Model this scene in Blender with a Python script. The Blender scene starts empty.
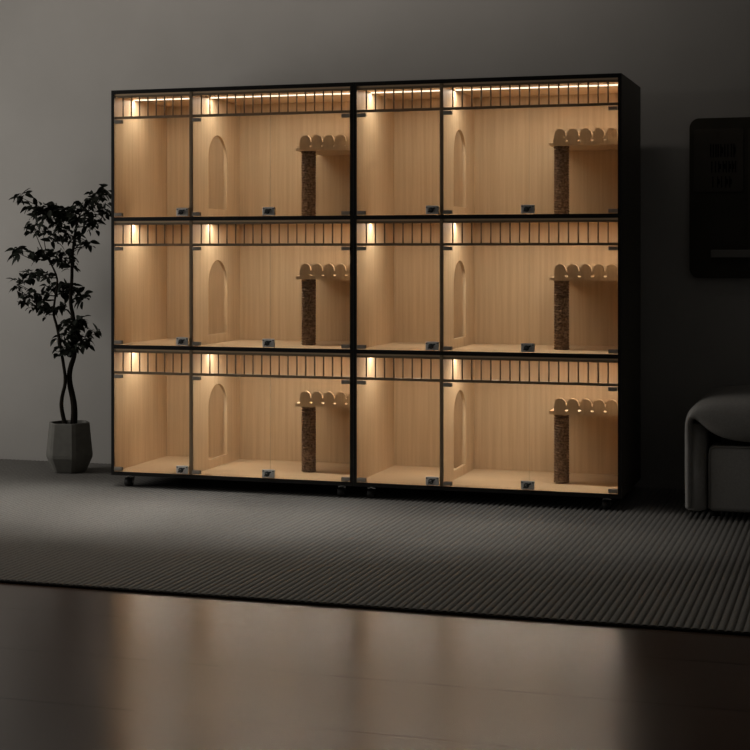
import bpy, bmesh, math, random
from mathutils import Vector, Matrix, noise
random.seed(7)
S = bpy.context.scene
COL = S.collection
PI = math.pi

# ------------------------------------------------------------ camera, world, light, exposure
cam_data = bpy.data.cameras.new('camera')
cam = bpy.data.objects.new('camera', cam_data); COL.objects.link(cam)
cam.location = (2.175, -6.657, 1.10)
cam.rotation_euler = (math.radians(90), 0, math.radians(17.3))
cam_data.sensor_width = 36.0
cam_data.lens = 75.02
cam_data.shift_y = -0.1627
cam_data.clip_end = 60
S.camera = cam

S.view_settings.view_transform = 'Standard'
S.view_settings.look = 'None'
S.view_settings.gamma = 1.0
S.view_settings.use_curve_mapping = False
S.view_settings.exposure = 0.0

w = bpy.data.worlds.new('world'); S.world = w; w.use_nodes = True
w.node_tree.nodes['Background'].inputs[0].default_value = (0.95, 0.93, 0.88, 1)
w.node_tree.nodes['Background'].inputs[1].default_value = 0.030

def area_light(name, loc, target, sx, sy, power, color, spread=180.0, parent=None):
    l = bpy.data.lights.new(name, 'AREA'); l.shape = 'RECTANGLE'; l.size = sx; l.size_y = sy
    l.energy = power; l.color = color; l.spread = math.radians(spread)
    o = bpy.data.objects.new(name, l); COL.objects.link(o)
    o.location = loc
    d = Vector(target) - Vector(loc)
    o.rotation_euler = d.to_track_quat('-Z', 'Y').to_euler()
    if parent: o.parent = parent
    return o

# daylight of the window in the left wall
area_light('window_daylight', (-3.66, -1.0, 1.45), (0.0, -0.9, 1.1), 1.5, 1.5, 36.0, (1.0, 0.955, 0.89))
# added row of unseen spots, brightening the rug in front of the cabinets
for lx, lp in ((-1.8, 105.0), (-1.1, 190.0), (-0.4, 200.0), (0.3, 110.0), (1.0, 60.0)):
    sp = bpy.data.lights.new('added_rug_spot', 'SPOT'); sp.energy = lp; sp.color = (1.0, 0.97, 0.92)
    sp.spot_size = math.radians(34); sp.spot_blend = 1.0; sp.shadow_soft_size = 0.06
    so = bpy.data.objects.new('added_rug_spot', sp); COL.objects.link(so); so.location = (lx, -0.60, 2.97)
# added warm light without a fixture, brightening the upper part of the back wall
area_light('added_wall_wash', (-0.5, 0.0, 2.96), (-0.5, 0.745, 2.0), 3.0, 0.06, 4.6, (1.0, 0.91, 0.82))
LED = 3.3           # W per metre of strip
LED_COL = (1.0, 0.90, 0.745)

# ------------------------------------------------------------ materials
def mat(name, color=(0.5, 0.5, 0.5), rough=0.5, metal=0.0, spec=0.5):
    m = bpy.data.materials.new(name); m.use_nodes = True
    b = m.node_tree.nodes['Principled BSDF']
    b.inputs['Base Color'].default_value = (*color, 1)
    b.inputs['Roughness'].default_value = rough
    b.inputs['Metallic'].default_value = metal
    b.inputs['Specular IOR Level'].default_value = spec
    return m

def nodes(m):
    nt = m.node_tree
    return nt, nt.nodes, nt.links, nt.nodes['Principled BSDF']

def noisy(m, c1, c2, scale=(1, 1, 1), nscale=8.0, detail=6.0, bump=0.0, bump_dist=0.002, lo=0.35, hi=0.65):
    nt, N, L, b = nodes(m)
    tc = N.new('ShaderNodeTexCoord'); mp = N.new('ShaderNodeMapping'); mp.inputs['Scale'].default_value = scale
    nz = N.new('ShaderNodeTexNoise'); nz.inputs['Scale'].default_value = nscale; nz.inputs['Detail'].default_value = detail
    rp = N.new('ShaderNodeValToRGB')
    rp.color_ramp.elements[0].position = lo; rp.color_ramp.elements[0].color = (*c1, 1)
    rp.color_ramp.elements[1].position = hi; rp.color_ramp.elements[1].color = (*c2, 1)
    L.new(tc.outputs['Object'], mp.inputs['Vector']); L.new(mp.outputs[0], nz.inputs['Vector'])
    L.new(nz.outputs['Fac'], rp.inputs[0]); L.new(rp.outputs[0], b.inputs['Base Color'])
    if bump:
        bp = N.new('ShaderNodeBump'); bp.inputs['Strength'].default_value = bump; bp.inputs['Distance'].default_value = bump_dist
        L.new(nz.outputs['Fac'], bp.inputs['Height']); L.new(bp.outputs[0], b.inputs['Normal'])
    return m

M = {}
M['wall'] = noisy(mat('plaster_paint', rough=0.9, spec=0.2), (0.405, 0.39, 0.37), (0.43, 0.415, 0.395), (1, 1, 1), 3.0, 8, 0.06)
M['ceiling'] = mat('ceiling_paint', (0.6, 0.59, 0.57), 0.9)
M['wood'] = noisy(mat('pale_maple', rough=0.5, spec=0.3), (0.56, 0.405, 0.262), (0.64, 0.475, 0.31), (42, 42, 1.3), 1.6, 5, 0.03)
M['wood_flat'] = noisy(mat('pale_maple_board', rough=0.5, spec=0.3), (0.58, 0.42, 0.272), (0.64, 0.475, 0.31), (1.5, 40, 40), 1.6, 5, 0.03)
M['black'] = noisy(mat('black_edge_band', rough=0.45, spec=0.3), (0.006, 0.0055, 0.005), (0.009, 0.008, 0.007), (1, 1, 1), 20)
M['outer'] = noisy(mat('dark_brown_laminate', rough=0.5, spec=0.3), (0.085, 0.073, 0.055), (0.10, 0.087, 0.066), (30, 30, 1), 2)
M['bronze'] = noisy(mat('bronze_metal', rough=0.5, metal=0.15), (0.19, 0.135, 0.08), (0.23, 0.165, 0.10), (1, 1, 1), 30)
M['steel'] = noisy(mat('satin_steel', rough=0.4, metal=0.2), (0.62, 0.60, 0.57), (0.7, 0.68, 0.65), (1, 1, 1), 60)
M['clip'] = noisy(mat('grey_hinge_metal', rough=0.4, metal=0.2), (0.27, 0.24, 0.20), (0.32, 0.285, 0.24), (1, 1, 1), 60)
M['chrome'] = noisy(mat('chrome', rough=0.15, metal=1.0), (0.7, 0.7, 0.7), (0.75, 0.75, 0.75), (1, 1, 1), 60)
M['rubber'] = noisy(mat('black_rubber', rough=0.6), (0.008, 0.008, 0.008), (0.014, 0.014, 0.014), (1, 1, 1), 60)
M['leaf'] = noisy(mat('dark_green_leaf', rough=0.65, spec=0.2), (0.006, 0.008, 0.005), (0.012, 0.016, 0.009), (1, 1, 1), 30)
M['bark'] = noisy(mat('dark_bark', rough=0.9, spec=0.1), (0.010, 0.008, 0.006), (0.022, 0.017, 0.012), (40, 40, 8), 2, 5, 0.4, 0.004)
M['soil'] = noisy(mat('dark_soil', rough=1.0, spec=0.0), (0.006, 0.005, 0.004), (0.02, 0.016, 0.012), (1, 1, 1), 80)
M['pot'] = noisy(mat('grey_stone_pot', rough=0.85, spec=0.2), (0.14, 0.137, 0.125), (0.165, 0.16, 0.145), (1, 1, 1), 30, 6, 0.05)
M['sofa'] = noisy(mat('charcoal_leather', rough=0.5, spec=0.4), (0.30, 0.29, 0.275), (0.34, 0.33, 0.315), (1, 1, 1), 120, 4, 0.12, 0.001)
M['sofa_dark'] = mat('sofa_foot_black', (0.01, 0.01, 0.01), 0.6)
M['board'] = noisy(mat('wall_board_black', rough=0.7, spec=0.1), (0.045, 0.041, 0.030), (0.055, 0.050, 0.038), (1, 1, 1), 5)
M['board_panel'] = noisy(mat('wall_board_panel', rough=0.7, spec=0.1), (0.062, 0.054, 0.043), (0.072, 0.063, 0.051), (1, 1, 1), 5)
M['board_mark'] = mat('wall_board_mark', (0.008, 0.007, 0.006), 0.7, spec=0.1)
M['board_strip'] = mat('wall_board_grey_strip', (0.20, 0.19, 0.175), 0.6)
M['trimw'] = mat('white_window_frame', (0.6, 0.6, 0.58), 0.5)

# rope of the scratching post: wound bands
def rope_mat():
    m = mat('brown_sisal_rope', rough=0.95, spec=0.1); nt, N, L, b = nodes(m)
    tc = N.new('ShaderNodeTexCoord'); mp = N.new('ShaderNodeMapping'); mp.inputs['Scale'].default_value = (1, 1, 1)
    nz = N.new('ShaderNodeTexNoise'); nz.inputs['Scale'].default_value = 110; nz.inputs['Detail'].default_value = 4
    rp = N.new('ShaderNodeValToRGB')
    rp.color_ramp.elements[0].position = 0.35; rp.color_ramp.elements[0].color = (0.13, 0.085, 0.06, 1)
    rp.color_ramp.elements[1].position = 0.68; rp.color_ramp.elements[1].color = (0.36, 0.255, 0.19, 1)
    L.new(tc.outputs['Object'], mp.inputs[0]); L.new(mp.outputs[0], nz.inputs['Vector'])
    L.new(nz.outputs['Fac'], rp.inputs[0]); L.new(rp.outputs[0], b.inputs['Base Color'])
    return m
M['rope'] = rope_mat()

def rug_mat():
    m = mat('ribbed_grey_wool', rough=1.0, spec=0.05); nt, N, L, b = nodes(m)
    tc = N.new('ShaderNodeTexCoord')
    nz = N.new('ShaderNodeTexNoise'); nz.inputs['Scale'].default_value = 160; nz.inputs['Detail'].default_value = 5
    rp = N.new('ShaderNodeValToRGB')
    rp.color_ramp.elements[0].position = 0.3; rp.color_ramp.elements[0].color = (0.115, 0.108, 0.098, 1)
    rp.color_ramp.elements[1].position = 0.7; rp.color_ramp.elements[1].color = (0.20, 0.19, 0.173, 1)
    bp = N.new('ShaderNodeBump'); bp.inputs['Strength'].default_value = 0.5; bp.inputs['Distance'].default_value = 0.004
    L.new(tc.outputs['Object'], nz.inputs['Vector']); L.new(nz.outputs['Fac'], rp.inputs[0])
    L.new(rp.outputs[0], b.inputs['Base Color']); L.new(nz.outputs['Fac'], bp.inputs['Height']); L.new(bp.outputs[0], b.inputs['Normal'])
    b.inputs['Sheen Weight'].default_value = 0.15
    return m
M['rug'] = rug_mat()
M['rug_edge'] = mat('dark_rug_binding', (0.012, 0.010, 0.009), 0.9, spec=0.1)

def floor_mat():
    m = mat('brown_wood_planks', rough=0.215, spec=0.5); nt, N, L, b = nodes(m)
    tc = N.new('ShaderNodeTexCoord'); mp = N.new('ShaderNodeMapping'); mp.inputs['Location'].default_value = (3.9, 0.152, 0)
    br = N.new('ShaderNodeTexBrick'); br.inputs['Scale'].default_value = 1.0
    br.inputs['Brick Width'].default_value = 6.4; br.inputs['Row Height'].default_value = 0.437
    br.inputs['Mortar Size'].default_value = 0.003; br.inputs['Mortar Smooth'].default_value = 0.2
    br.inputs['Color1'].default_value = (0.95, 0.95, 0.95, 1); br.inputs['Color2'].default_value = (0.86, 0.86, 0.86, 1)
    br.inputs['Mortar'].default_value = (0.05, 0.04, 0.035, 1)
    mp2 = N.new('ShaderNodeMapping'); mp2.inputs['Scale'].default_value = (1.2, 22, 1)
    nz = N.new('ShaderNodeTexNoise'); nz.inputs['Scale'].default_value = 2.0; nz.inputs['Detail'].default_value = 7
    rp = N.new('ShaderNodeValToRGB')
    rp.color_ramp.elements[0].position = 0.3; rp.color_ramp.elements[0].color = (0.085, 0.052, 0.038, 1)
    rp.color_ramp.elements[1].position = 0.7; rp.color_ramp.elements[1].color = (0.125, 0.080, 0.060, 1)
    mx = N.new('ShaderNodeMixRGB'); mx.blend_type = 'MULTIPLY'; mx.inputs[0].default_value = 1.0
    L.new(tc.outputs['Object'], mp.inputs[0]); L.new(mp.outputs[0], br.inputs['Vector'])
    L.new(tc.outputs['Object'], mp2.inputs[0]); L.new(mp2.outputs[0], nz.inputs['Vector'])
    L.new(nz.outputs['Fac'], rp.inputs[0]); L.new(rp.outputs[0], mx.inputs[1]); L.new(br.outputs['Color'], mx.inputs[2])
    L.new(mx.outputs[0], b.inputs['Base Color'])
    bp = N.new('ShaderNodeBump'); bp.inputs['Strength'].default_value = 0.15; bp.inputs['Distance'].default_value = 0.001
    L.new(br.outputs['Fac'], bp.inputs['Height']); bp.invert = True
    sq = N.new('ShaderNodeMapRange'); sq.inputs['To Min'].default_value = 0.62; sq.inputs['To Max'].default_value = 0.30
    L.new(br.outputs['Fac'], sq.inputs['Value']); L.new(sq.outputs[0], b.inputs['Specular IOR Level'])
    L.new(bp.outputs[0], b.inputs['Normal'])
    return m
M['floor'] = floor_mat()

def glass_mat():
    m = bpy.data.materials.new('clear_door_glass'); m.use_nodes = True
    nt = m.node_tree; N = nt.nodes; L = nt.links; N.clear()
    out = N.new('ShaderNodeOutputMaterial'); mix = N.new('ShaderNodeMixShader')
    tr = N.new('ShaderNodeBsdfTransparent'); tr.inputs[0].default_value = (0.97, 0.98, 0.97, 1)
    gl = N.new('ShaderNodeBsdfGlossy'); gl.inputs['Roughness'].default_value = 0.02
    fr = N.new('ShaderNodeFresnel'); fr.inputs['IOR'].default_value = 1.3
    L.new(fr.outputs[0], mix.inputs[0]); L.new(tr.outputs[0], mix.inputs[1]); L.new(gl.outputs[0], mix.inputs[2])
    L.new(mix.outputs[0], out.inputs[0])
    return m
M['glass'] = glass_mat()

def edge_mat():
    m = bpy.data.materials.new('polished_glass_edge'); m.use_nodes = True
    nt = m.node_tree; N = nt.nodes; L = nt.links; N.clear()
    out = N.new('ShaderNodeOutputMaterial'); mix = N.new('ShaderNodeMixShader'); mix.inputs[0].default_value = 0.22
    tr = N.new('ShaderNodeBsdfTransparent'); tr.inputs[0].default_value = (0.95, 0.97, 0.93, 1)
    df = N.new('ShaderNodeBsdfDiffuse'); df.inputs[0].default_value = (0.75, 0.76, 0.70, 1)
    L.new(tr.outputs[0], mix.inputs[1]); L.new(df.outputs[0], mix.inputs[2]); L.new(mix.outputs[0], out.inputs[0])
    return m
M['glass_edge'] = edge_mat()

def emit_mat():
    m = mat('warm_led_diffuser', (0.9, 0.85, 0.75), 0.5); nt, N, L, b = nodes(m)
    b.inputs['Emission Color'].default_value = (1.0, 0.86, 0.66, 1)
    b.inputs['Emission Strength'].default_value = 1.6
    return m
M['led'] = emit_mat()

# ------------------------------------------------------------ mesh helpers
def add_box(bm, x0, x1, y0, y1, z0, z1, mi=0, faces=None, bevel=0.0):
    """faces: dict of 'x-','x+','y-','y+','z-','z+' -> material index"""
    vs = [bm.verts.new(p) for p in ((x0,y0,z0),(x1,y0,z0),(x1,y1,z0),(x0,y1,z0),(x0,y0,z1),(x1,y0,z1),(x1,y1,z1),(x0,y1,z1))]
    defs = {'z-': (0,3,2,1), 'z+': (4,5,6,7), 'y-': (0,1,5,4), 'x+': (1,2,6,5), 'y+': (2,3,7,6), 'x-': (3,0,4,7)}
    out = []
    for k, idx in defs.items():
        f = bm.faces.new([vs[i] for i in idx]); f.material_index = (faces or {}).get(k, mi); out.append(f)
    if bevel:
        es = list({e for f in out for e in f.edges})
        bmesh.ops.bevel(bm, geom=es, offset=bevel, segments=3, affect='EDGES', profile=0.5)
    return out

def add_cyl(bm, p0, p1, r0, r1=None, seg=20, mi=0, caps=True):
    r1 = r0 if r1 is None else r1
    p0 = Vector(p0); p1 = Vector(p1); d = (p1 - p0).normalized()
    a = d.orthogonal().normalized(); b = d.cross(a)
    A = []; B = []
    for i in range(seg):
        t = 2*PI*i/seg; u = a*math.cos(t) + b*math.sin(t)
        A.append(bm.verts.new(p0 + u*r0)); B.append(bm.verts.new(p1 + u*r1))
    for i in range(seg):
        f = bm.faces.new((A[i], A[(i+1)%seg], B[(i+1)%seg], B[i])); f.material_index = mi; f.smooth = True
    if caps:
        f = bm.faces.new(A[::-1]); f.material_index = mi
        f = bm.faces.new(B); f.material_index = mi

def add_tube(bm, pts, radii, seg=8, mi=0):
    pts = [Vector(p) for p in pts]; rings = []
    prev = None
    for i, p in enumerate(pts):
        d = (pts[min(i+1, len(pts)-1)] - pts[max(i-1, 0)]).normalized()
        a = (prev - d*prev.dot(d)).normalized() if prev is not None else d.orthogonal().normalized()
        prev = a; b = d.cross(a)
        r = radii[i] if isinstance(radii, (list, tuple)) else radii
        rings.append([bm.verts.new(p + (a*math.cos(2*PI*k/seg) + b*math.sin(2*PI*k/seg))*r) for k in range(seg)])
    for i in range(len(rings)-1):
        for k in range(seg):
            f = bm.faces.new((rings[i][k], rings[i][(k+1)%seg], rings[i+1][(k+1)%seg], rings[i+1][k])); f.smooth = True; f.material_index = mi
    bm.faces.new(rings[0][::-1]); bm.faces.new(rings[-1])

def add_poly(bm, loops, frm, vec, mi=0):
    """fill 2D loops (first outer, others holes) placed by frm(u,v)->xyz, extruded by vec"""
    es = []
    for lp in loops:
        vs = [bm.verts.new(frm(u, v)) for u, v in lp]
        es += [bm.edges.new((vs[i], vs[(i+1) % len(vs)])) for i in range(len(vs))]
    r = bmesh.ops.triangle_fill(bm, edges=es, use_beauty=True)
    fs = [g for g in r['geom'] if isinstance(g, bmesh.types.BMFace)]
    for f in fs: f.material_index = mi
    e = bmesh.ops.extrude_face_region(bm, geom=fs)
    bmesh.ops.translate(bm, verts=[g for g in e['geom'] if isinstance(g, bmesh.types.BMVert)], vec=vec)
    bmesh.ops.recalc_face_normals(bm, faces=bm.faces[:])

def obj(name, bm, mats, parent=None, smooth=False):
    me = bpy.data.meshes.new(name)
    if smooth:
        for f in bm.faces: f.smooth = True
    bm.to_mesh(me); bm.free()
    for m in (mats if isinstance(mats, (list, tuple)) else [mats]): me.materials.append(M[m])
    o = bpy.data.objects.new(name, me); COL.objects.link(o)
    if parent: o.parent = parent
    return o

def box_obj(name, dims, mats, parent=None, faces=None, mi=0, bevel=0.0):
    bm = bmesh.new(); add_box(bm, *dims, mi=mi, faces=faces, bevel=bevel)
    return obj(name, bm, mats, parent)

def thing(name, label, cat, loc=(0, 0, 0), group=None):
    o = bpy.data.objects.new(name, None); COL.objects.link(o); o.location = loc
    o.empty_display_size = 0.1
    o['label'] = label; o['category'] = cat
    if group: o['group'] = group
    return o

def struct(name, dims, m):
    o = box_obj(name, dims, m); o['kind'] = 'structure'; return o

# ------------------------------------------------------------ the room
YW = 0.745
FZ = -0.010
XL, XR, YF, ZC = -3.7, 4.2, -8.2, 3.0
struct('floor', (XL, XR, YF, YW, FZ - 0.1, FZ), 'floor')
struct('wall_back', (XL - 0.12, XR, YW, YW + 0.12, FZ - 0.1, ZC), 'wall')
struct('ceiling', (XL - 0.12, XR, YF, YW + 0.12, ZC, ZC + 0.1), 'ceiling')
# left wall with its window opening (outside the frame)
wy0, wy1, wz0, wz1 = -1.8, -0.2, 0.65, 2.25
bm = bmesh.new()
rect = lambda a, b, c, d: [(a, c), (b, c), (b, d), (a, d)]
add_poly(bm, [rect(YF, YW, FZ - 0.1, ZC), rect(wy0, wy1, wz0, wz1)], lambda u, v: (XL - 0.12, u, v), (0.12, 0, 0))
o = obj('wall_left', bm, 'wall'); o['kind'] = 'structure'
bm = bmesh.new()
for a in ((wy0, wy0 + 0.05, wz0, wz1), (wy1 - 0.05, wy1, wz0, wz1), (wy0 + 0.05, wy1 - 0.05, wz0, wz0 + 0.05), (wy0 + 0.05, wy1 - 0.05, wz1 - 0.05, wz1)):
    add_box(bm, XL - 0.10, XL - 0.05, *a)
o = obj('window_1', bm, 'trimw'); o['kind'] = 'structure'

# ------------------------------------------------------------ ribbed rug
def make_rug():
    bm = bmesh.new()
    pitch = 0.0245; x0 = -3.4; n = 270; yf = -2.005; yb = YW - 0.02
    prof = [(0.0, -0.0065), (0.09, -0.0028), (0.2, -0.0006), (0.5, 0.0), (0.8, -0.0006), (0.91, -0.0028)]
    ys = [yf + 0.004, -1.4, -0.7, 0.0, yb]
    rows = []
    for y in ys:
        row = []
        for i in range(n):
            for u, z in prof:
                row.append(bm.verts.new((x0 + (i + u)*pitch, y, z)))
        rows.append(row)
    for j in range(len(ys) - 1):
        for k in range(len(rows[0]) - 1):
            f = bm.faces.new((rows[j][k], rows[j][k+1], rows[j+1][k+1], rows[j+1][k])); f.smooth = True
    xe = x0 + n*pitch
    add_box(bm, x0, xe, yf, yb, FZ + 0.0003, -0.0075, mi=1)
    add_box(bm, x0, xe, yf - 0.006, yf + 0.004, FZ + 0.0005, -0.003, mi=1)
    return obj('area_rug', bm, ['rug', 'rug_edge'])
rug = make_rug()
rug['label'] = 'wide dark grey ribbed rug with a black bound edge under the cabinets'
rug['category'] = 'rug'

# ------------------------------------------------------------ the cat cabinet
W, D, T = 1.2, 0.6, 0.016
Z0, Z1 = 0.055, 1.865
TIERS = [(0.073, 0.650), (0.668, 1.250), (1.268, 1.847)]   # clear height of each tier
XD0, XD1 = -0.200, -0.185                                   # bay divider (0.4 from the left)
YB = 0.585

def make_cabinet(loc, label):
    root = thing('cat_cabinet', label, 'cabinet', loc, 'illuminated cat cabinets')
    h = W/2
    # carcass ------------------------------------------------
    for s, n in ((-1, 'x+'), (1, 'x-')):
        xa, xb = (-h + 0.0005, -h + T) if s < 0 else (h - T, h - 0.0005)
        box_obj('side_panel', (xa, xb, 0, D, Z0, Z1), ['outer', 'wood', 'black'], root, faces={n: 1, 'y-': 2, 'z+': 2, 'y+': 2})
    xi0, xi1 = -h + T, h - T
    box_obj('top_panel', (xi0, xi1, 0, D, Z1 - 0.018, Z1), ['black', 'wood_flat'], root, faces={'z-': 1})
    box_obj('bottom_panel', (xi0, xi1, 0, D, Z0, Z0 + 0.018), ['black', 'wood_flat'], root, faces={'z+': 1})
    for z in (0.650, 1.250):
        box_obj('shelf_board', (xi0, xi1, 0, YB, z, z + 0.018), ['black', 'wood_flat'], root, faces={'z-': 1, 'z+': 1})
    box_obj('back_panel', (xi0, xi1, YB, D - 0.003, Z0 + 0.018, Z1 - 0.018), ['wood', 'outer'], root, faces={'y+': 1})
    for ti, (za, zb) in enumerate(TIERS):
        # bay divider with the arched cat doorway
        bm = bmesh.new()
        y0, y1, sill, top = 0.188, 0.418, za + 0.043, za + 0.398
        r = (y1 - y0)/2
        arch = [(y0, sill), (y1, sill)] + [(y0 + r + r*math.cos(t), top - r + r*math.sin(t)) for t in [PI*k/20 for k in range(21)]]
        add_poly(bm, [rect(0.012, YB, za, zb), arch], lambda u, v: (XD0, u, v), (XD1 - XD0, 0, 0))
        obj('partition', bm, 'wood', root)
        box_obj('front_post', (XD0 - 0.0005, XD1 + 0.0005, 0.001, 0.012, za, zb), 'bronze', root, bevel=0.0015)
        # ceiling lining, seen as a pale line over the grille
        for xa, xb in ((xi0, XD0), (XD1, xi1)):
            box_obj('ceiling_lining', (xa, xb, 0.004, YB, zb - 0.008, zb), 'wood_flat', root)
        zt = zb - 0.008
        # LED strips
        for xa, xb in ((xi0, XD0), (XD1, xi1)):
            st = box_obj('light_strip', (xa + 0.004, xb - 0.004, 0.198, 0.211, zt - 0.0045, zt), 'led', root)
            area_light('strip_glow', ((xa + xb)/2, 0.2045, zt - 0.006), ((xa + xb)/2, 0.2045, 0), xb - xa - 0.01, 0.014,
                       LED*(xb - xa), LED_COL, parent=st)
        # vent grilles of upright bars
        zg = zt - 0.110
        for xa, xb, n in ((xi0, XD0, 9), (XD1, xi1, 18)):
            bm = bmesh.new()
            add_box(bm, xa, xb, 0.003, 0.013, zt - 0.010, zt)
            add_box(bm, xa, xb, 0.003, 0.013, zg, zg + 0.012)
            g = obj('vent_grille', bm, 'bronze', root)
            for k in range(1, n):
                x = xa + (xb - xa)*k/n
                bm = bmesh.new()
                add_cyl(bm, (x, 0.008, zg + 0.0119), (x, 0.008, zt - 0.0099), 0.0034, seg=10)
                obj('bar', bm, 'bronze', g)
        # glass doors: one in the small bay, a pair in the large bay
        gz0, gz1 = za + 0.003, zg - 0.003
        xm = (XD1 + xi1)/2
        for xa, xb, hinge, lock in ((xi0 + 0.003, XD0 - 0.002, -1, 1), (XD1 + 0.002, xm - 0.0008, -1, 1), (xm + 0.0008, xi1 - 0.003, 1, 0)):
            bm = bmesh.new()
            add_box(bm, xa, xb, 0.003, 0.009, gz0, gz1, faces={'x-': 1, 'x+': 1, 'z+': 1, 'z-': 1})
            d = obj('glass_door', bm, ['glass', 'glass_edge'], root)
            for zc in (gz1 - 0.009, gz0 + 0.009):
                bm = bmesh.new()
                ha, hb = (xa - 0.001, xa + 0.038) if hinge < 0 else (xb - 0.038, xb + 0.001)
                add_box(bm, ha, hb, -0.004, 0.0028, zc - 0.0085, zc + 0.0085, bevel=0.002)
                add_box(bm, ha, hb, 0.0092, 0.014, zc - 0.0085, zc + 0.0085)
                obj('hinge', bm, 'clip', d)
            if lock:
                xc = xb - 0.031 if hinge < 0 and xb < XD0 else xb - 0.004
                bm = bmesh.new(); zc = gz0 + 0.019
                add_box(bm, xc - 0.030, xc + 0.030, -0.008, 0.0028, zc - 0.019, zc + 0.019, bevel=0.003)
                add_cyl(bm, (xc - 0.004, -0.008, zc - 0.001), (xc - 0.004, -0.014, zc - 0.001), 0.0115, seg=20, mi=1)
                add_cyl(bm, (xc - 0.004, -0.014, zc - 0.001), (xc - 0.004, -0.016, zc - 0.001), 0.006, seg=16, mi=2)
                # cam lever
                lv = [(-0.018, -0.008), (-0.014, -0.012), (0.017, 0.006), (0.018, 0.011), (0.008, 0.010)]
                add_poly(bm, [lv], lambda u, v: (xc + u, -0.0145, zc + v), (0, -0.003, 0), mi=1)
                for sx in (-0.024, 0.024):
                    add_cyl(bm, (xc + sx, -0.008, zc + 0.012), (xc + sx, -0.0095, zc + 0.012), 0.003, seg=10, mi=1)
                obj('lock', bm, ['steel', 'rubber', 'chrome'], d)
        # cat perch
        sz = za + 0.309
        sx0 = 0.245
        bm = bmesh.new()
        add_box(bm, sx0, xi1, 0.2162, YB, sz, sz + 0.016, bevel=0.002)
        perch = obj('perch_shelf', bm, 'wood_flat', root)
        p = 0.0575; n = 5; rx = xi1 - 0.029 - n*p
        lp = [(rx, 0.0), (rx + n*p, 0.0)]; R_ = 0.0255
        for k in range(n - 1, -1, -1):
            xc = rx + (k + 0.5)*p
            lp += [(xc + R_*math.cos(t)*(1.0 if k < n - 1 or t > PI/2 else 1.0), 0.048 + R_*math.sin(t)) for t in [PI*j/14 for j in range(15)]]
            if k: lp += [(rx + k*p + 0.0016, 0.041), (rx + k*p - 0.0016, 0.041)]
        holes = []
        for k in range(1, n):
            xk = rx + k*p
            holes.append([(xk + 0.0075*math.cos(t), 0.0205 + 0.0042*math.sin(t)) for t in [2*PI*j/12 for j in range(12)]])
        bm = bmesh.new()
        add_poly(bm, [lp] + holes, lambda u, v: (u, 0.207, sz + v), (0, 0.009, 0))
        obj('railing', bm, 'wood', perch)
        # scratching post of wound rope
        bm = bmesh.new(); seg = 28; px, py, pr = 0.293, 0.265, 0.035
        zz = za; rings = []; turns = int((sz - za)/0.0115); hgt = (sz - za)/turns
        for t in range(turns):
            for q, dr in ((0.0, -0.006), (0.2, -0.0015), (0.5, 0.0006), (0.8, -0.0015)):
                z = za + (t + q)*hgt
                rings.append([bm.verts.new((px + (pr + dr + 0.0006*random.uniform(-1, 1))*math.cos(2*PI*k/seg), py + (pr + dr + 0.0006*random.uniform(-1, 1))*math.sin(2*PI*k/seg), z)) for k in range(seg)])
        rings.append([bm.verts.new((px + pr*math.cos(2*PI*k/seg), py + pr*math.sin(2*PI*k/seg), sz)) for k in range(seg)])
        for a, b in zip(rings, rings[1:]):
            for k in range(seg):
                bm.faces.new((a[k], a[(k+1)%seg], b[(k+1)%seg], b[k])).smooth = True
        obj('scratching_post', bm, 'rope', root)
    # casters -------------------------------------------------
    for cx in (-0.53, 0.53):
        for cy in (0.055, 0.545):
            bm = bmesh.new()
            add_box(bm, cx - 0.028, cx + 0.028, cy - 0.028, cy + 0.028, Z0 - 0.003, Z0)
            add_cyl(bm, (cx, cy, Z0 - 0.012), (cx, cy, Z0 - 0.003), 0.013)
            for s in (-1, 1):
                fk = [(-0.010, 0.043), (0.014, 0.043), (0.014, 0.036), (-0.002, 0.014), (-0.012, 0.012), (-0.018, 0.020)]
                add_poly(bm, [fk], lambda u, v: (cx + s*0.0175 - 0.001, cy + 0.004 + u, v), (0.002, 0, 0))
            add_box(bm, cx - 0.0185, cx + 0.0185, cy - 0.006, cy + 0.016, 0.0405, 0.044)
            c = obj('caster', bm, 'chrome', root)
            bm = bmesh.new()
            add_cyl(bm, (cx - 0.0155, cy - 0.008, 0.0205), (cx + 0.0155, cy - 0.008, 0.0205), 0.0205, seg=24)
            obj('wheel', bm, 'rubber', c)
    return root

cab = make_cabinet((-0.6, 0, 0), 'lit cat cabinet on casters standing next to the potted tree')
def copy_tree(o, parent=None):
    c = o.copy(); COL.objects.link(c)
    if parent: c.parent = parent
    for ch in list(o.children): copy_tree(ch, c)
    return c
cab2 = copy_tree(cab)
cab2.location = (0.6, 0, 0)
cab2['label'] = 'lit cat cabinet on casters standing next to the grey sofa'

# ------------------------------------------------------------ pixel helper for tracing outlines at a known depth
TH = math.radians(17.3); FPX = 1563.0
RV = Vector((math.cos(TH), math.sin(TH), 0)); FV = Vector((-math.sin(TH), math.cos(TH), 0)); CV = Vector((2.175, -6.657, 1.10))
def at(px, py, Y):
    d = FV + RV*((px - 375)/FPX) - Vector((0, 0, 1))*((py - 253)/FPX)
    return CV + d*((Y - CV.y)/d.y)

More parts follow.
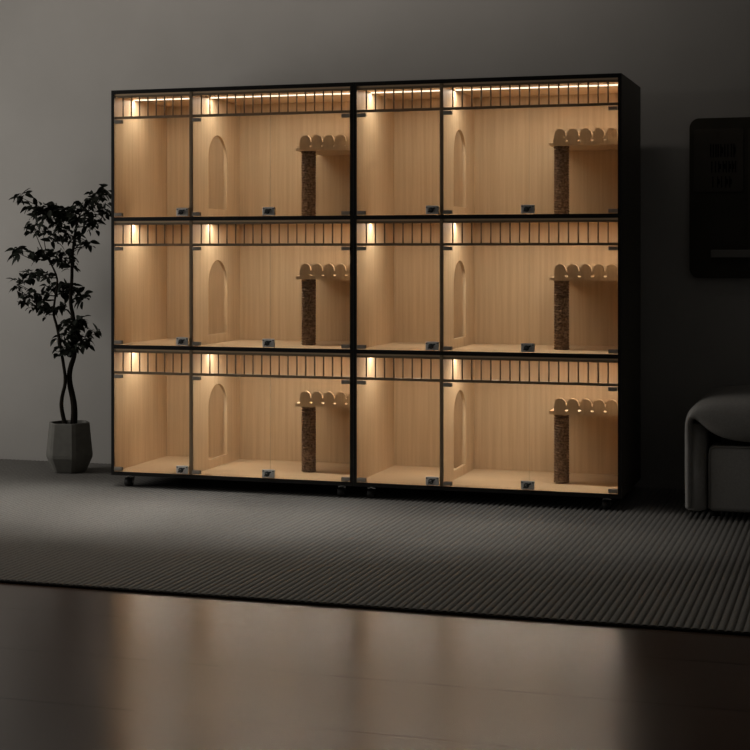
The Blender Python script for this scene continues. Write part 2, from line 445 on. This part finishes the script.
# ------------------------------------------------------------ potted tree
def make_tree():
    PX, PY = -1.635, 0.40
    root = thing('potted_tree', 'dark leafy tree with twisted twin trunks in a faceted grey pot', 'plant', (PX, PY, 0))
    loc = lambda p: p - Vector((PX, PY, 0))
    # pot: six faces, widest below the middle
    bm = bmesh.new(); rot = math.radians(17.3 - 68)
    prof = [(0.0, 0.094), (0.006, 0.100), (0.075, 0.137), (0.090, 0.1385), (0.243, 0.120), (0.249, 0.117), (0.249, 0.108), (0.215, 0.106)]
    rings = []
    seg = 6; sub = 4
    for z, r in prof:
        ring = []
        for k in range(seg):
            a0 = rot + 2*PI*k/seg; a1 = rot + 2*PI*(k+1)/seg
            c0 = Vector((math.cos(a0), math.sin(a0))); c1 = Vector((math.cos(a1), math.sin(a1)))
            for q in (0.10, 0.36, 0.64, 0.90):
                v = c0.lerp(c1, q)*r*0.90
                ring.append(bm.verts.new((v.x, v.y, z)))
        rings.append(ring)
    n = len(rings[0])
    for a, b in zip(rings, rings[1:]):
        for k in range(n): bm.faces.new((a[k], a[(k+1)%n], b[(k+1)%n], b[k]))
    bm.faces.new(rings[0][::-1])
    obj('pot', bm, 'pot', root)
    bm = bmesh.new()
    vs = []; c = bm.verts.new((0, 0, 0.232))
    for k in range(24): vs.append(bm.verts.new((0.092*math.cos(2*PI*k/24)*0.93, 0.092*math.sin(2*PI*k/24)*0.93, 0.228 + 0.004*math.sin(k*2.1))))
    for k in range(24): bm.faces.new((c, vs[k], vs[(k+1)%24]))
    obj('soil', bm, 'soil', root)
    # trunks
    def smooth(pts, it=2):
        for _ in range(it):
            q = [pts[0]]
            for a, b in zip(pts, pts[1:]): q += [a.lerp(b, 0.25), a.lerp(b, 0.75)]
            q.append(pts[-1]); pts = q
        return pts
    T1 = [(73.5,428,.40),(74.5,412,.40),(73.5,400,.40),(69,381,.40),(70,368,.40),(75,355,.41),(74.5,336,.41),(73.6,317,.41),(70,303,.41),(72,280,.41),(72,258,.41),(75,233,.41),(78,218,.41)]
    T2 = [(66,428,.37),(61,408,.37),(62,396,.375),(66,382,.37),(63.5,364,.39),(60,344,.38),(57,326,.38),(53,314,.38),(55,298,.38),(58,282,.38),(55,271,.38),(48,259,.38)]
    trunks = []
    for tp, ra, rb in ((T1, 0.020, 0.006), (T2, 0.0125, 0.004)):
        pts = smooth([loc(at(*p)) for p in tp]); m = len(pts)
        bm = bmesh.new(); add_tube(bm, pts, [ra + (rb - ra)*(i/(m-1))**0.7 for i in range(m)], seg=10)
        obj('trunk', bm, 'bark', root); trunks.append(pts)
    # clusters of leaves: (x, y, half width, half height, leaf count)
    CL = [(22,198,6,5,9),(30,206,4,5,3),(44,212,13,9,24),(56,214,12,10,26),(68,216,12,10,24),(84,208,12,8,20),(97,198,10,6,14),(106,193,6,6,10),(102,212,9,10,16),(91,226,9,8,14),(82,220,9,8,12),
          (34,229,8,8,10),(43,233,6,7,7),(62,232,11,9,18),(56,241,8,7,12),(86,246,7,7,9),(76,238,6,8,8),
          (20,254,8,8,12),(36,256,9,8,14),(48,256,8,6,9),(61,258,10,11,20),(70,266,6,8,8),(34,275,9,7,13),(44,278,8,6,9),(20,285,6,7,10),(17,292,4,4,4),
          (56,291,14,8,24),(70,291,10,9,18),(80,299,7,6,9),(24,301,8,6,9),(37,307,9,7,12),(47,314,6,7,8),(60,309,7,6,8),(36,295,9,5,9),
          (77,326,10,9,20),(70,337,8,9,15),(84,344,7,6,10),(95,334,4,4,5),(62,354,7,6,10),(72,350,8,8,14),(65,326,5,6,6),(60,340,5,5,5),(80,336,9,8,10)]
    bmL = bmesh.new()
    rnd = random.Random(11)
    def leaf(p, d, L, wd, droop):
        d = d.normalized(); side = d.cross(Vector((0, 0, 1)))
        if side.length < 0.1: side = Vector((1, 0, 0))
        side.normalize()
        side = Matrix.Rotation(rnd.uniform(-1.1, 1.1), 3, d) @ side
        nrm = side.cross(d).normalized()
        st = [(0, 0.06), (0.14, 0.5), (0.32, 0.92), (0.5, 1.0), (0.7, 0.78), (0.87, 0.4), (1.0, 0.02)]
        rows = []
        pos = Vector(p); dd = d.copy(); prev = 0
        for t, ww in st:
            dd = (dd + Vector((0, 0, -droop*(t - prev)))).normalized()
            pos = pos + dd*L*(t - prev); prev = t
            e = side*wd*0.5*ww
            rows.append((bmL.verts.new(pos - e + nrm*wd*0.13*ww), bmL.verts.new(pos), bmL.verts.new(pos + e + nrm*wd*0.13*ww)))
        for a, b in zip(rows, rows[1:]):
            for i in (0, 1):
                f = bmL.faces.new((a[i], a[i+1], b[i+1], b[i])); f.smooth = True
    allp = [p for t in trunks for p in t[12:]]
    for cx, cy, hw, hh, n in CL:
        Y = 0.40 + rnd.uniform(-0.10, 0.10)
        c = loc(at(cx, cy, Y))
        near = min(allp, key=lambda q: (q - c).length + max(0, q.z - c.z)*1.5)
        # twig to the cluster
        bmB = bmesh.new()
        mid = near.lerp(c, 0.5) + Vector((0, 0, -0.02 if (c - near).length > 0.1 else 0))
        L_ = (c - near).length
        tw = smooth([near, mid, c], 2)
        add_tube(bmB, tw, [0.0036 + (0.0014 - 0.0036)*i/(len(tw)-1) for i in range(len(tw))], seg=6)
        out = (c - near); out.z = 0
        for k in range(int(n*1.8)):
            u, v = rnd.uniform(-1, 1), rnd.uniform(-1, 1)
            p = loc(at(cx + u*hw*0.75, cy + v*hh*0.75 - 1.5, Y + rnd.uniform(-0.06, 0.06)))
            ang = rnd.uniform(0, 2*PI)
            d = Vector((math.cos(ang) + 0.5*u, 0.7*math.sin(ang), rnd.uniform(-0.5, 0.9))) + out*0.8
            L = rnd.uniform(0.034, 0.062)
            # petiole from the twig end
            leaf(p, d, L, L*rnd.uniform(0.42, 0.6), rnd.uniform(0.3, 2.2))
            if rnd.random() < 0.55:
                add_tube(bmB, [c, c.lerp(p, 0.5) + Vector((0, 0, 0.006)), p], [0.0012, 0.001, 0.0008], seg=4)
        obj('branch', bmB, 'bark', root)
    obj('foliage', bmL, 'leaf', root)
make_tree()

# ------------------------------------------------------------ sofa (its left end)
def make_sofa():
    root = thing('sofa', 'charcoal padded sofa with a fold-over top cushion beside the cabinet', 'sofa', (1.49, -0.10, 0))
    o_ = Vector((1.49, -0.10, 0)); Yf = -0.10
    loc2 = lambda px, py: (at(px, py, Yf) - o_)
    LEN = 0.70; XE = 0.95
    P = lambda px, py: (loc2(px, py).x, loc2(px, py).z)
    a = P(708, 512); b = P(708, 446)
    # upright padded band at the left edge
    xl, xr = P(684, 470)[0], P(706.5, 470)[0]
    bm = bmesh.new()
    add_box(bm, xl, xr, 0.0, LEN, a[1], P(690, 424)[1])
    es = [e for e in bm.edges if abs(e.verts[0].co.z - e.verts[1].co.z) > 0.1 and e.verts[0].co.y < 0.1]
    bmesh.ops.bevel(bm, geom=es, offset=0.045, segments=8, affect='EDGES', profile=0.5)
    es = [e for e in bm.edges if abs(e.verts[0].co.z - a[1]) < 1e-4 and abs(e.verts[1].co.z - a[1]) < 1e-4]
    bmesh.ops.bevel(bm, geom=es, offset=0.015, segments=3, affect='EDGES', profile=0.5)
    obj('end_band', bm, 'sofa', root, smooth=True)
    # side panel with a sewn edge
    bm = bmesh.new()
    add_box(bm, a[0], XE, 0.010, LEN - 0.01, a[1], b[1])
    bmesh.ops.bevel(bm, geom=bm.edges[:], offset=0.022, segments=5, affect='EDGES', profile=0.5)
    sp_ = obj('side_panel', bm, 'sofa', root, smooth=True)
    bm = bmesh.new()
    pts = [(a[0] + 0.004, 0.014, a[1] + 0.012), (a[0] + 0.004, 0.014, b[1] - 0.03), (a[0] + 0.012, 0.013, b[1] - 0.01), (a[0] + 0.03, 0.013, b[1] - 0.003), (XE - 0.02, 0.013, b[1] - 0.003)]
    add_tube(bm, pts, 0.0035, seg=8)
    obj('piping', bm, 'sofa', sp_)
    # fold-over cushion
    top = [(684.3,508),(683.8,490),(683.6,465),(683.6,445),(683.8,430),(684.8,420),(688.2,411),(695,404.5),(704,401),(716,399),(732,398),(750,397.5),(790,398)]
    bot = [(692.6,508),(693.4,490),(693.6,465),(693.6,445),(693.2,430),(692.6,422),(694.8,419),(699,422.5),(706,430),(716,436.5),(732,441.5),(750,443.5),(790,445)]
    tw = [Vector((*P(*p), 0)) for p in top]; bw = [Vector((*P(*p), 0)) for p in bot]
    def sm_open(p, it=2):
        for _ in range(it):
            q = [p[0]]
            for u, v in zip(p, p[1:]): q += [u.lerp(v, .25), u.lerp(v, .75)]
            q.append(p[-1]); p = q
        return p
    tw = sm_open(tw); bw = sm_open(bw)
    tw += [Vector((XE, tw[-1].y - 0.01, 0)), Vector((XE + 0.04, tw[-1].y - 0.06, 0))]
    bw += [Vector((XE, bw[-1].y + 0.01, 0)), Vector((XE + 0.035, bw[-1].y + 0.05, 0))]
    bm = bmesh.new(); rings = []
    for k in range(9):
        q = k/8
        y = -0.045 + 0.085*q
        sc = 0.30 + 0.70*math.sqrt(max(0.0, 1 - (1 - q)**2))
        rings.append((y, sc))
    rings += [(LEN - 0.05, 1.0), (LEN - 0.02, 0.85), (LEN, 0.4)]
    VR = []
    for y, sc in rings:
        row = []
        for i_, (t_, b_) in enumerate(zip(tw, bw)):
            dy = 0.030*max(0.0, min(1.0, 1 - (i_ - 14)/12))
            m_ = (t_ + b_)/2; p_ = m_ + (t_ - m_)*sc; row.append(bm.verts.new((p_.x, y + dy*(y < 0.2), p_.y)))
        for i_, (t_, b_) in list(enumerate(zip(tw, bw)))[::-1]:
            dy = 0.030*max(0.0, min(1.0, 1 - (i_ - 14)/12))
            m_ = (t_ + b_)/2; p_ = m_ + (b_ - m_)*sc; row.append(bm.verts.new((p_.x, y + dy*(y < 0.2), p_.y)))
        VR.append(row)
    n = len(VR[0])
    for u, v in zip(VR, VR[1:]):
        for k in range(n): bm.faces.new((u[k], u[(k+1) % n], v[(k+1) % n], v[k]))
    for row in (VR[0], VR[-1]):
        h_ = n//2
        for k in range(h_ - 1): bm.faces.new((row[k], row[k+1], row[n-2-k], row[n-1-k]))
    bmesh.ops.recalc_face_normals(bm, faces=bm.faces[:])
    obj('top_cushion', bm, 'sofa', root, smooth=True)
    # inner core under the cushion
    box_obj('core', (0.13, XE - 0.03, 0.06, LEN - 0.02, b[1] - 0.01, P(750, 425)[1]), 'sofa_dark', root)
    for fx in (0.10, XE - 0.08):
        for fy in (0.12, LEN - 0.1):
            bm = bmesh.new(); add_cyl(bm, (fx, fy, 0.0), (fx, fy, a[1] + 0.004), 0.02, 0.024)
            obj('foot', bm, 'sofa_dark', root)
make_sofa()

# ------------------------------------------------------------ dark board on the wall at the right
def make_board():
    x0, x1, z0, z1 = 1.41, 1.98, 0.983, 1.725
    root = thing('wall_board', 'dark round-cornered board with a grey strip on the wall above the sofa', 'wall board', (x0, YW, z0))
    w_, h_ = x1 - x0, z1 - z0
    def rr(a, b, c, d, r, n=8):
        pts = []
        for cx, cy, s in ((b - r, d - r, 0), (a + r, d - r, 1), (a + r, c + r, 2), (b - r, c + r, 3)):
            pts += [(cx + r*math.cos(PI/2*(s + k/n)), cy + r*math.sin(PI/2*(s + k/n))) for k in range(n + 1)]
        return pts
    fr = lambda u, v: (u, -0.03, v)
    bm = bmesh.new(); add_poly(bm, [rr(0, w_, 0, h_, 0.045)], fr, (0, 0.0298, 0)); obj('backing', bm, 'board', root)
    bm = bmesh.new(); add_poly(bm, [rr(0.020, 0.245, 0.40, h_ - 0.05, 0.012)], lambda u, v: (u, -0.034, v), (0, 0.0042, 0)); obj('panel', bm, 'board_panel', root)
    bm = bmesh.new(); add_poly(bm, [rr(0.265, w_ - 0.025, 0.05, h_ - 0.05, 0.012)], lambda u, v: (u, -0.034, v), (0, 0.0042, 0)); obj('panel', bm, 'board_panel', root)
    bm = bmesh.new(); add_box(bm, 0.098, w_ - 0.07, -0.044, -0.0335, 0.096, 0.132, bevel=0.002); obj('strip', bm, 'board_strip', root)
    # three rows of worn, unreadable dark lettering
    bm = bmesh.new(); r = random.Random(3)
    for zc, xa, xb, hh in ((0.590, 0.095, 0.215, 0.030), (0.515, 0.100, 0.225, 0.026), (0.445, 0.105, 0.205, 0.026)):
        x = xa
        while x < xb - 0.012:
            ww = r.uniform(0.012, 0.02)
            add_box(bm, x, x + 0.005, -0.0362, -0.0338, zc - hh, zc + hh)
            if r.random() < 0.5: add_box(bm, x + 0.005, x + ww*0.7, -0.0362, -0.0338, zc - hh*0.4, zc + hh*0.5)
            x += ww*r.uniform(0.7, 1.1)
    obj('lettering', bm, 'board_mark', root)
make_board()
